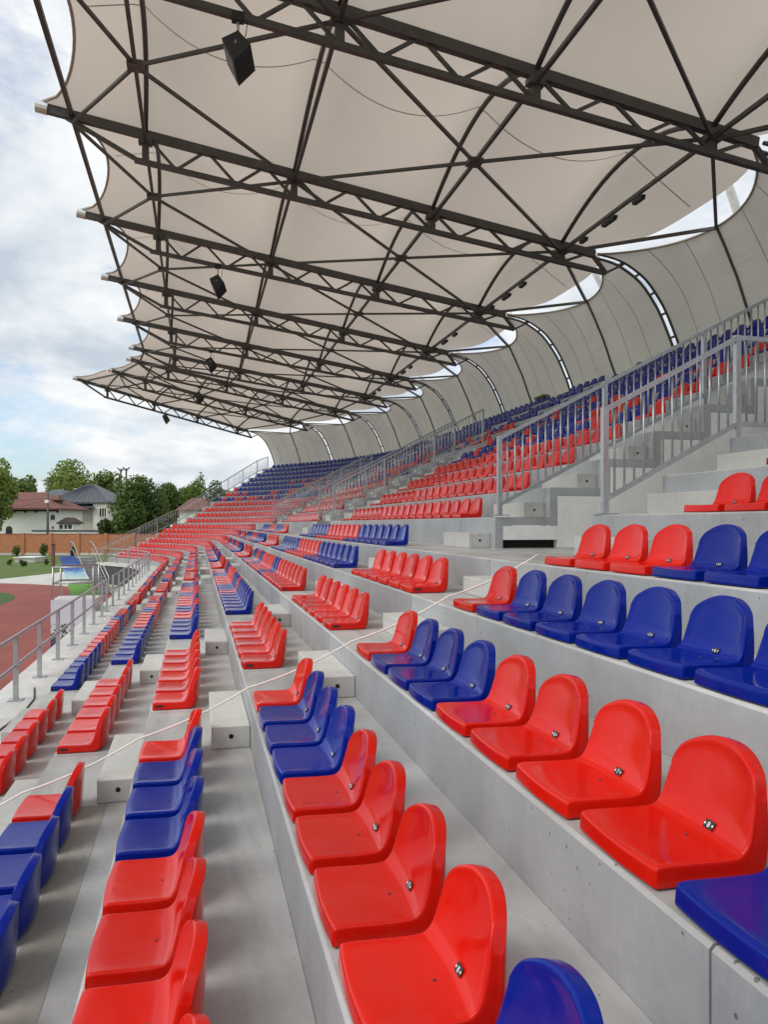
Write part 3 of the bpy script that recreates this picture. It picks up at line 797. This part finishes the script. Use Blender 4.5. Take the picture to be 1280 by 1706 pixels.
for i in range(len(TR)):
    for sgn in (-1, 1):
        ii, psi = (i, GAP) if sgn > 0 else (i-1, 1-GAP)
        if ii < 0 or ii > len(TR)-2: continue
        hp = MB().tube([wallp(ii, psi, k, .015) for k in range(25)], .04, 8).build('hoop', 'steel', wall, True)
        if sgn > 0 and i > 0:
            for k in (5, 8, 11, 15, 19, 22):
                MB().bar(wallp(ii, psi, k, .015), wallp(i-1, 1-GAP, k, .015), .05).build('hoop_tie', 'steel', hp)
# outer raking tubes seen through the gap behind the canopy
for b_, i in enumerate(range(2, 7)):
    a = onT(i, 13.6, H+6.9).lerp(onT(i+1, 13.6, H+6.9), .60); b = onT(i, 11.9, H+8.3).lerp(onT(i+1, 11.9, H+8.3), .42)
    a2 = onT(i, 14.6, 0).lerp(onT(i+1, 14.6, 0), .75)
    MB().tube([a2, a, b], .11, 12).build('raking_tube', 'white', wall, True)

# hanging loudspeakers
def speaker(i, label, x=.66, drop=.68):
    top = onT(i, x, zbot_ch(x)); t = thing('loudspeaker', label, 'loudspeaker', top, 0, 'loudspeakers hung under the roof trusses')
    R_ = Matrix.Translation((0, 0, -drop)) @ Matrix.Rotation(-TH, 4, 'Z') @ Matrix.Rotation(math.radians(72), 4, 'X')
    mb = MB(); zt, zb = .24, -.26
    plan = [(-.01, -.36), (.25, -.02), (.03, .28), (-.23, .11)]
    vv = [R_ @ Vector((px, py, z)) for z in (zb, zt) for px, py in plan]
    mb.add(vv, [(0, 3, 2, 1), (4, 5, 6, 7), (0, 1, 5, 4), (1, 2, 6, 5), (2, 3, 7, 6), (3, 0, 4, 7)]); mb.build('cabinet', 'black', t)
    g = MB(); A_, B_ = Vector((-.23, .11, 0)), Vector((-.01, -.36, 0)); nn = Vector(((B_-A_).y, -(B_-A_).x, 0)).normalized()*-1
    if nn.x > 0: nn = -nn
    sq = ((.08, zb+.04), (.92, zb+.04), (.92, zt-.04), (.08, zt-.04))
    vv = [R_ @ (A_.lerp(B_, f)+nn*.008+Vector((0, 0, z))) for f, z in sq]+[R_ @ (A_.lerp(B_, f)+nn*.001+Vector((0, 0, z))) for f, z in sq]
    g.add(vv, [(3, 2, 1, 0), (4, 5, 6, 7), (0, 1, 5, 4), (1, 2, 6, 5), (2, 3, 7, 6), (3, 0, 4, 7)]); g.build('grille', 'plate', t)
    MB().tube([(0, 0, .05), (0, 0, -.30*drop/.7), R_ @ Vector((.0, .0, zt+.005))], .024, 8).build('hanger', 'galv', t)
    MB().bar((-.1, 0, -.02), (.1, 0, -.02), .14, .14).build('clamp', 'black', t)
    MB().tube([(.02, 0, .1), (.16, .02, -.02), (.13, -.03, -.30), (.04, -.05, -.55)], .008, 5).build('cable', 'cable', t)
for q, (i, nm) in enumerate(((2, 'large black loudspeaker hanging under the nearest visible truss'), (4, 'black loudspeaker hanging under the truss in the middle of the canopy'),
                             (6, 'small black loudspeaker hanging far back under the canopy'), (8, 'small black loudspeaker hanging near the bend of the canopy'),
                             (10, 'small black loudspeaker on the last truss against the sky'))):
    speaker(i, nm, .66 if i < 10 else 3.3, .66 if i < 10 else .34)

# ------------------------------------------------------------------ landing with poster, outside stairs
t = thing('stair_landing', 'white landing box beside the track with printed poster and rail', 'landing', (-3.5, 24.05, 0))
MB().box((-.55, .02, 0), (.60, 1.45, 1.62)).build('base', 'plaster', t)
MB().box((-.60, 0, .05), (.60, .018, 1.70)).build('poster', 'poster', t)
MB().box((-.60, .022, 1.622), (.62, 1.47, 1.70)).build('deck', 'platform', t)
for (x, y) in ((-.55, .08), (.55, .08), (-.55, 1.4), (.55, 1.4)): MB().tube([(x, y, 1.70), (x, y, 2.66)], .028, 8).build('post', 'galv', t, True)
for z in (2.64, 2.18):
    MB().tube([(.55, .08, z), (-.55, .08, z), (-.55, 1.4, z), (.55, 1.4, z)], .026, 8).build('rail', 'galv', t, True)
a_ = math.radians(18); t = thing('outside_stairs', 'grey concrete stairs rising beside the bend with pipe handrails', 'stairs', (-5.35, 45.7, 0), a_)
for q in range(11):
    MB().box((-.62, .40*q, 0), (.62, .40*q+.42 if q < 10 else 5.4, .172*(q+1))).build('step', 'riser', t)
for x in (-.56, .56):
    MB().tube([(x, -.2, .0), (x, -.1, .95), (x, 4.2, 1.9+.85), (x, 5.2, 1.9+.95), (x, 5.25, 1.9)], .024, 8).build('handrail', 'galv', t, True)
    MB().tube([(x, -.12, .5), (x, 4.2, 1.9+.42), (x, 5.2, 1.9+.5)], .02, 8).build('lower_rail', 'galv', t, True)
tb_ = MB(); tri = [(-.72, -1.6, .0), (-.72, .4, .0), (-.72, 4.6, 2.15), (-.72, 3.0, 2.2), (-.72, 1.2, 1.5)]
t = thing('banner', 'blue and green printed banner on the side of the outside stairs', 'banner', (-5.35, 45.7, 0), a_)
bn = MB(); bl_ = [(-1.55, -.9, 0.02), (-.05, -.9, .02), (-.70, 2.8, 2.05), (-1.55, 2.8, 2.05)]
vv = [Vector(p) for p in bl_]+[Vector(p)+Vector((0, .05, 0)) for p in bl_]
bn.add(vv, [(0, 1, 2, 3), (7, 6, 5, 4), (0, 4, 5, 1), (1, 5, 6, 2), (2, 6, 7, 3), (3, 7, 4, 0)]); bn.build('printed_sheet', 'banner', t)
MB().bar((-1.5, -.85, 0), (-1.5, 2.85, 2.05), .04).build('frame_bar', 'galv', t)

# ------------------------------------------------------------------ fence, lawn things, houses, pole
def frame(d, r, z=0): return c2w(d, r, z)
t = thing('brick_fence', 'orange brick boundary fence with pillars and pale plinth', 'fence', frame(97, -52), -TH)
for q in range(14):
    x = 3.45*q+.1
    MB().box((x+.22, -.10, .30), (x+3.23, .10, 2.62)).build('panel', 'brick', t)
    MB().box((x+.20, -.13, 2.622), (x+3.25, .13, 2.70)).build('coping', 'roofred', t)
    MB().box((x-.22, -.22, 0), (x+.22, .22, 2.76)).build('pillar', 'brick', t)
    MB().box((x+.22, -.16, 0), (x+3.23, .16, .298)).build('plinth', 'paving', t)
def leaves(center, radii, n, size, mat, name, parent, clumps=14, hollow=.55, seed=0, squash=1.0):
    rg = np.random.default_rng(seed)
    cc = rg.normal(size=(clumps, 3)); cc /= np.linalg.norm(cc, axis=1)[:, None]; cc *= rg.uniform(.35, .80, (clumps, 1)); cc[:, 2] = cc[:, 2]*.95
    cr = rg.uniform(.26, .46, clumps)
    wts = cr**2; wts /= wts.sum(); ci = rg.choice(clumps, n, p=wts)
    dv = rg.normal(size=(n, 3)); dv /= np.linalg.norm(dv, axis=1)[:, None]
    rr = cr[ci]*(hollow+(1.08-hollow)*rg.random(n)**.6)
    P = (cc[ci]+dv*rr[:, None])*np.array(radii)+np.array(center)
    nrm = dv+rg.normal(scale=.55, size=(n, 3)); nrm[:, 2] += .25; nrm /= np.linalg.norm(nrm, axis=1)[:, None]
    ref = rg.normal(size=(n, 3)); u_ = np.cross(nrm, ref); u_ /= np.linalg.norm(u_, axis=1)[:, None]; v_ = np.cross(nrm, u_)
    s1 = size*rg.uniform(.6, 1.3, (n, 1)); s2 = s1*rg.uniform(.45, .8, (n, 1))
    V = np.empty((n, 4, 3)); V[:, 0] = P-u_*s1; V[:, 1] = P-v_*s2; V[:, 2] = P+u_*s1; V[:, 3] = P+v_*s2
    me = bpy.data.meshes.new(name); me.from_pydata(V.reshape(-1, 3).tolist(), [], (np.arange(4*n).reshape(n, 4)).tolist())
    me.materials.append(M[mat]); return link(name, me, parent)
def tree(label, d, u, vtop, width, mat, seed, vbase=None, n=2600, size=.32, group='trees beyond the fence', crown_low=.28, clumps=16, cat='tree', name='tree'):
    r = (u-640)/1298*d; ht = H+(873-vtop)*d/1298; wd = width/1298*d/2
    t = thing(name, label, cat, c2w(d, r, 0), 0, group)
    low = ht*crown_low; cz = (ht+low)/2; rz = (ht-low)/2
    leaves((0, 0, cz), (wd*1.05, wd*1.0, rz*.98), n, size, mat, 'crown', t, clumps, seed=seed)
    rg = random.Random(seed); mb = MB(); r0 = max(.12, ht*.018)
    mb.tube([(0, 0, 0), (.1, .05, ht*.3), (rg.uniform(-.3, .3), 0, ht*.55), (0, 0, ht*.85)], r0, 7, taper=[1.2, .9, .6, .15])
    for q in range(7):
        a = rg.uniform(0, 2*PI); z0 = ht*rg.uniform(.28, .6); ln = wd*rg.uniform(.6, .95)
        mb.tube([(0, 0, z0), (math.cos(a)*ln*.5, math.sin(a)*ln*.5, z0+ht*.10), (math.cos(a)*ln, math.sin(a)*ln, z0+ht*.24)], r0*.45, 5, taper=[1, .6, .2])
    mb.build('trunk', 'bark', t, True); return t
tree('tall light green tree cut by the left picture edge', 108, -12, 764, 70, 'leaf_light', 1, n=4200, size=.30, crown_low=.15, clumps=20)
tree('dark pointed tree between left edge tree and round tree', 140, 38, 790, 50, 'leaf_mid', 2, n=3200, size=.34)
tree('big round light green tree above the grey roof', 150, 122, 766, 92, 'leaf_light', 3, n=5200, size=.34, clumps=24)
tree('mid green tree right of the round tree', 155, 172, 782, 62, 'leaf_mid', 4, n=3600, size=.36)
tree('large dark green spreading tree right of the houses', 104, 243, 786, 116, 'leaf_dark', 5, n=9000, size=.24, crown_low=.12, clumps=30)
tree('small dark green tree beside the white house wall', 103, 177, 862, 30, 'leaf_dark', 6, n=2200, size=.22, crown_low=.15)
tree('dark green tree behind the spreading tree', 135, 288, 786, 52, 'leaf_dark', 7, n=3200, size=.30)
tree('mid green tree left of the bare tree', 140, 316, 800, 60, 'leaf_mid', 8, n=3200, size=.30)
tree('thin sparse tree rising above the end railing', 150, 334, 776, 40, 'leaf_mid', 9, n=420, size=.26, clumps=9)
tree('green tree behind the end railing top', 145, 362, 800, 60, 'leaf_dark', 10, n=3000, size=.30)
tree('pale green tree at the foot of the canopy end', 150, 392, 806, 50, 'leaf_mid', 11, n=2600, size=.30)
tree('low dark tree behind the red roofed house', 150, 75, 812, 60, 'leaf_mid', 12, n=2600, size=.34)
for lb, d, u, vb, vt, wd, sd_ in (('conical evergreen shrub on the lawn nearest the picture edge', 86, 26, 934, 913, 15, 21), ('conical evergreen shrub on the lawn beside the concrete pad', 86, 73, 934, 912, 12, 22),
                             ('small conical evergreen at the foot of the brick fence by the stairs', 84, 121, 932, 915, 9, 26)):
    t = thing('conifer_shrub', lb, 'shrub', c2w(d, (u-640)/1298*d, 0), 0, 'shrubs on the lawn')
    h_ = (vb-vt)*d/1298+.4
    lv = leaves((0, 0, h_*.5), (wd/1298*d*.55, wd/1298*d*.55, h_*.52), 700, .085, 'leaf_dark', 'foliage', t, 12, seed=sd_)
    MB().tube([(0, 0, 0), (0, 0, h_*.8)], .04, 6).build('stem', 'bark', t)
for lb, d, u, wd, sd_ in (('round clipped shrub at the left of the lawn', 74, 16, 9, 31), ('round clipped shrub in front of the concrete pad', 72, 38, 11, 32), ('round clipped shrub right of the concrete pad', 74, 76, 10, 33)):
    t = thing('round_shrub', lb, 'shrub', c2w(d, (u-640)/1298*d, 0), 0, 'shrubs on the lawn'); rr = wd/1298*d*.55
    leaves((0, 0, rr*.95), (rr, rr, rr), 600, .07, 'leaf_dark', 'foliage', t, 14, seed=sd_)
    MB().tube([(0, 0, 0), (0, 0, rr)], .03, 6).build('stem', 'bark', t)
t = thing('concrete_pad', 'pale concrete cover block on the lawn', 'concrete block', c2w(80, -36.4, 0), -TH)
MB().box((-1.0, -1.2, 0), (1.0, 1.2, .45)).build('body', 'paving', t); MB().box((-1.1, -1.3, .452), (1.1, 1.3, .55)).build('lid', 'plaster', t)
t = thing('marker_post', 'reddish brown post standing at the edge of the lawn', 'post', c2w(72, -30.6, 0), -TH)
MB().box((-.12, -.12, 0), (.12, .12, 2.0)).build('shaft', 'roofred', t); MB().box((-.2, -.2, 2.002), (.2, .2, 2.1)).build('cap', 'roofred', t)

def hip_roof(mb, x0, x1, y0, y1, z0, zr, ridge=.35, th=.18, ov=.7):
    x0, x1, y0, y1 = x0-ov, x1+ov, y0-ov, y1+ov; cy_ = (y0+y1)/2; L_ = (x1-x0)*ridge/2; cx_ = (x0+x1)/2
    b = [(x0, y0, z0), (x1, y0, z0), (x1, y1, z0), (x0, y1, z0)]; b2 = [(x, y, z0-th) for x, y, z in b]; rd = [(cx_-L_, cy_, zr), (cx_+L_, cy_, zr)]
    mb.add(b+b2+rd, [(0, 1, 9, 8), (1, 2, 9), (2, 3, 8, 9), (3, 0, 8), (0, 4, 5, 1), (1, 5, 6, 2), (2, 6, 7, 3), (3, 7, 4, 0), (4, 7, 6, 5)])
def window(parent, x0, x1, z0, z1, y, arch=False, sill=True):
    wn = MB().box((x0, y-.03, z0), (x1, y+.05, z1)); 
    if arch:
        c = (x0+x1)/2; r = (x1-x0)/2; ring = [(c+r*math.cos(PI*k/8), z1+r*math.sin(PI*k/8)) for k in range(9)]
        wn.add([(x, y-.031, z) for x, z in ring]+[(x, y+.05, z) for x, z in ring], [tuple(range(9))]+[(k, k+9, k+10, k+1) for k in range(8)])
    o = wn.build('window', 'woodbrown', parent)
    MB().box((x0+.08, y-.045, z0+.08), (x1-.08, y-.032, z1-.04)).build('pane', 'glass', o)
    if sill: MB().box((x0-.1, y-.12, z0-.1), (x1+.1, y-.001, z0-.002)).build('sill', 'wallwhite', o)
px = lambda u, d: (u-640)/1298*d
zv = lambda v, d: H+(873-v)*d/1298
# white house with red roof
d = 114; t = thing('house', 'white house with red tiled hip roof behind the fence', 'house', c2w(d, px(0, d), 0), -TH)
X = lambda u: px(u, d)-px(0, d); Z = lambda v: zv(v, d)
MB().box((X(-55), 0, 0), (X(97), 9, Z(849))).build('wall', 'wallwhite', t)
mb = MB(); hip_roof(mb, X(-55), X(97), 0, 9, Z(847), Z(818), .35, .2, .9); rf = mb.build('roof', 'roofred', t)
mb = MB(); hip_roof(mb, X(82), X(90), 1.2, 3.4, Z(832), Z(823), .2, .1, .15); mb.build('dormer_roof', 'roofred', rf)
MB().box((X(83), 1.3, Z(843)), (X(89), 3.3, Z(832.5))).build('dormer', 'woodbrown', rf)
MB().box((X(-55), -.06, Z(852)), (X(97)+.06, 0, Z(849.2))).build('eaves_band', 'woodbrown', t)
for u in range(5, 96, 18): MB().box((X(u), -.35, Z(854)), (X(u)+.25, -.061, Z(850))).build('bracket', 'woodbrown', t)
window(t, X(9), X(20), .1, Z(882), 0, True, False); window(t, X(84), X(91), Z(866), Z(861), 0, True); window(t, X(86), X(89), Z(881), Z(877), 0)
window(t, X(-8), X(2), Z(864), Z(852), 0)
# porch
d = 112; t = thing('porch', 'low porch with brown tiled roof beside the white house', 'porch', c2w(d, px(98, d), 0), -TH); X = lambda u: px(u, d)-px(98, d)
MB().box((0, 0, 0), (X(121), 3, zv(872, d))).build('wall', 'wallwhite', t); mb = MB(); hip_roof(mb, 0, X(121), 0, 3, zv(871, d), zv(862, d), .5, .15, .3); mb.build('roof', 'woodbrown', t)
for a, b in ((99, 104), (107, 111), (113, 119)): window(t, X(a), X(b), zv(881, d), zv(874, d), 0, False, False)
# grey roofed house
d = 128; t = thing('house', 'cream two-storey house with dark grey metal hip roof', 'house', c2w(d, px(80, d), 0), -TH); X = lambda u: px(u, d)-px(80, d); Z = lambda v: zv(v, d)
MB().box((X(82), 0, 0), (X(180), 11, Z(838))).build('wall', 'wallcream', t)
MB().box((X(160), -1.4, 0), (X(183), -.01, Z(839))).build('wing', 'wallcream', t)
mb = MB(); hip_roof(mb, X(84), X(182), -1.0, 11, Z(837), Z(804), .12, .25, .7); rf = mb.build('roof', 'roofgrey', t)
for q in range(11):
    f = q/10; x0 = X(80)+(X(186)-X(80))*(.04+.92*f); xr = X(133)+(x0-X(133))*.10; MB().bar((x0, -1.6, Z(836.5)), (xr, 4.6, Z(805)), .07, .09).build('standing_seam', 'roofgrey', rf)
MB().bar((X(119), 1.6, Z(813.5)), (X(121.5), 1.6, Z(813.5)), 1.1, .16).build('skylight', 'alu', rf)
mb = MB(); hip_roof(mb, X(60), X(98), 1, 8, Z(826), Z(813), .3, .2, .5); mb.build('side_roof', 'roofgrey', rf)
mb = MB(); mb.add([(X(98), -2.2, Z(846)), (X(168), -2.2, Z(847)), (X(150), -.01, Z(838)), (X(106), -.01, Z(838))], [(0, 1, 2, 3)]); mb.add([(X(98), -2.2, Z(848)), (X(168), -2.2, Z(849)), (X(150), -.01, Z(848)), (X(106), -.01, Z(848))], [(3, 2, 1, 0)]); mb.build('porch_roof', 'roofgrey', t)
window(t, X(100), X(126), Z(858), Z(848.5), -.01, False, False)
for a, b in ((171, 173.5), (175, 177.5), (179, 181)): window(t, X(a), X(b), Z(861), Z(847), -1.42)
window(t, X(114), X(120), Z(882), Z(875.5), 0, False, False); window(t, X(127), X(133), Z(882), Z(875.5), 0, False, False)
MB().box((X(100), -.25, Z(866.5)), (X(160), -.005, Z(865))).build('string_course', 'plaster', t)
MB().tube([(X(157), -.1, 0), (X(157), -.1, Z(850)), (X(161), -.4, Z(842))], .09, 8).build('downpipe', 'galv', t)
# small red roofed house behind the end railing
d = 125; t = thing('house', 'small house with pinkish red roof seen through the end railing', 'house', c2w(d, px(322, d), 0), -TH)
MB().box((-2.2, 0, 0), (2.2, 6, zv(850, d))).build('wall', 'wallcream', t); mb = MB(); hip_roof(mb, -2.2, 2.2, 0, 6, zv(849, d), zv(829, d), .4, .2, .5); mb.build('roof', 'roofred', t)
# garden wall between the fence and the houses
d = 104; t = thing('garden_wall', 'weathered grey garden wall above the brick fence', 'wall', c2w(d, px(54, d), 0), -TH)
MB().box((0, 0, 0), (px(190, d)-px(54, d), .25, zv(885.5, d))).build('body', 'plaster', t); MB().box((-.1, -.1, zv(885.5, d)+.002), (px(190, d)-px(54, d)+.1, .35, zv(883, d))).build('coping', 'roofgrey', t)
# utility pole and wires
d = 100; t = thing('utility_pole', 'dark wooden utility pole with small white box in front of the houses', 'pole', c2w(d, px(79, d), 0), -TH)
MB().tube([(0, 0, 0), (0, 0, zv(795, d))], .17, 8, taper=[1.1, .7]).build('shaft', 'pole', t, True)
MB().box((-.22, -.4, zv(838, d)), (.22, -.15, zv(833, d))).build('box', 'white', t); MB().bar((-.8, 0, zv(800, d)), (.8, 0, zv(800, d)), .1).build('cross_arm', 'pole', t)
for (zz, x1, y1, z1) in ((zv(833, d), -12, 6, zv(842, d)), (zv(830, d), -12, 4, zv(822, d)), (zv(832, d), 9, 12, zv(852, d)), (zv(830, d), 11, 14, zv(846, d))):
    MB().tube([(x1*f, y1*f, zz+(z1-zz)*f-.5*4*f*(1-f)) for f in (0, .2, .4, .6, .8, 1)], .022, 5).build('wire', 'cable', t)
for u, vt_, lb in ((201, 781, 'left slim dark mast above the trees'), (210, 780, 'right slim dark mast with forked top above the trees')):
    d = 160; t = thing('mast', lb, 'mast', c2w(d, px(u, d), 0), -TH); MB().tube([(0, 0, 0), (0, 0, zv(vt_, d))], .22, 6, taper=[1, .8]).build('shaft', 'pole', t)
    MB().bar((-.7, 0, zv(vt_, d)+.2), (0, 0, zv(vt_+5, d)), .2).build('arm', 'pole', t)
    MB().bar((.7, 0, zv(vt_, d)+.2), (0, 0, zv(vt_+5, d)), .2).build('arm', 'pole', t)
# covered equipment box on the top terraces
x_, y_ = XU(11)+.28, 28.4
t = thing('equipment_case', 'dark case with olive cover standing among the top blue seats', 'case', (12.95, 28.0, ZU(11)+.0))
MB().box((-.02, -.36, .0), (.24, .36, .38)).build('case', 'black', t); MB().box((-.04, -.40, .382), (.26, .40, .46)).build('cover', 'olive', t)
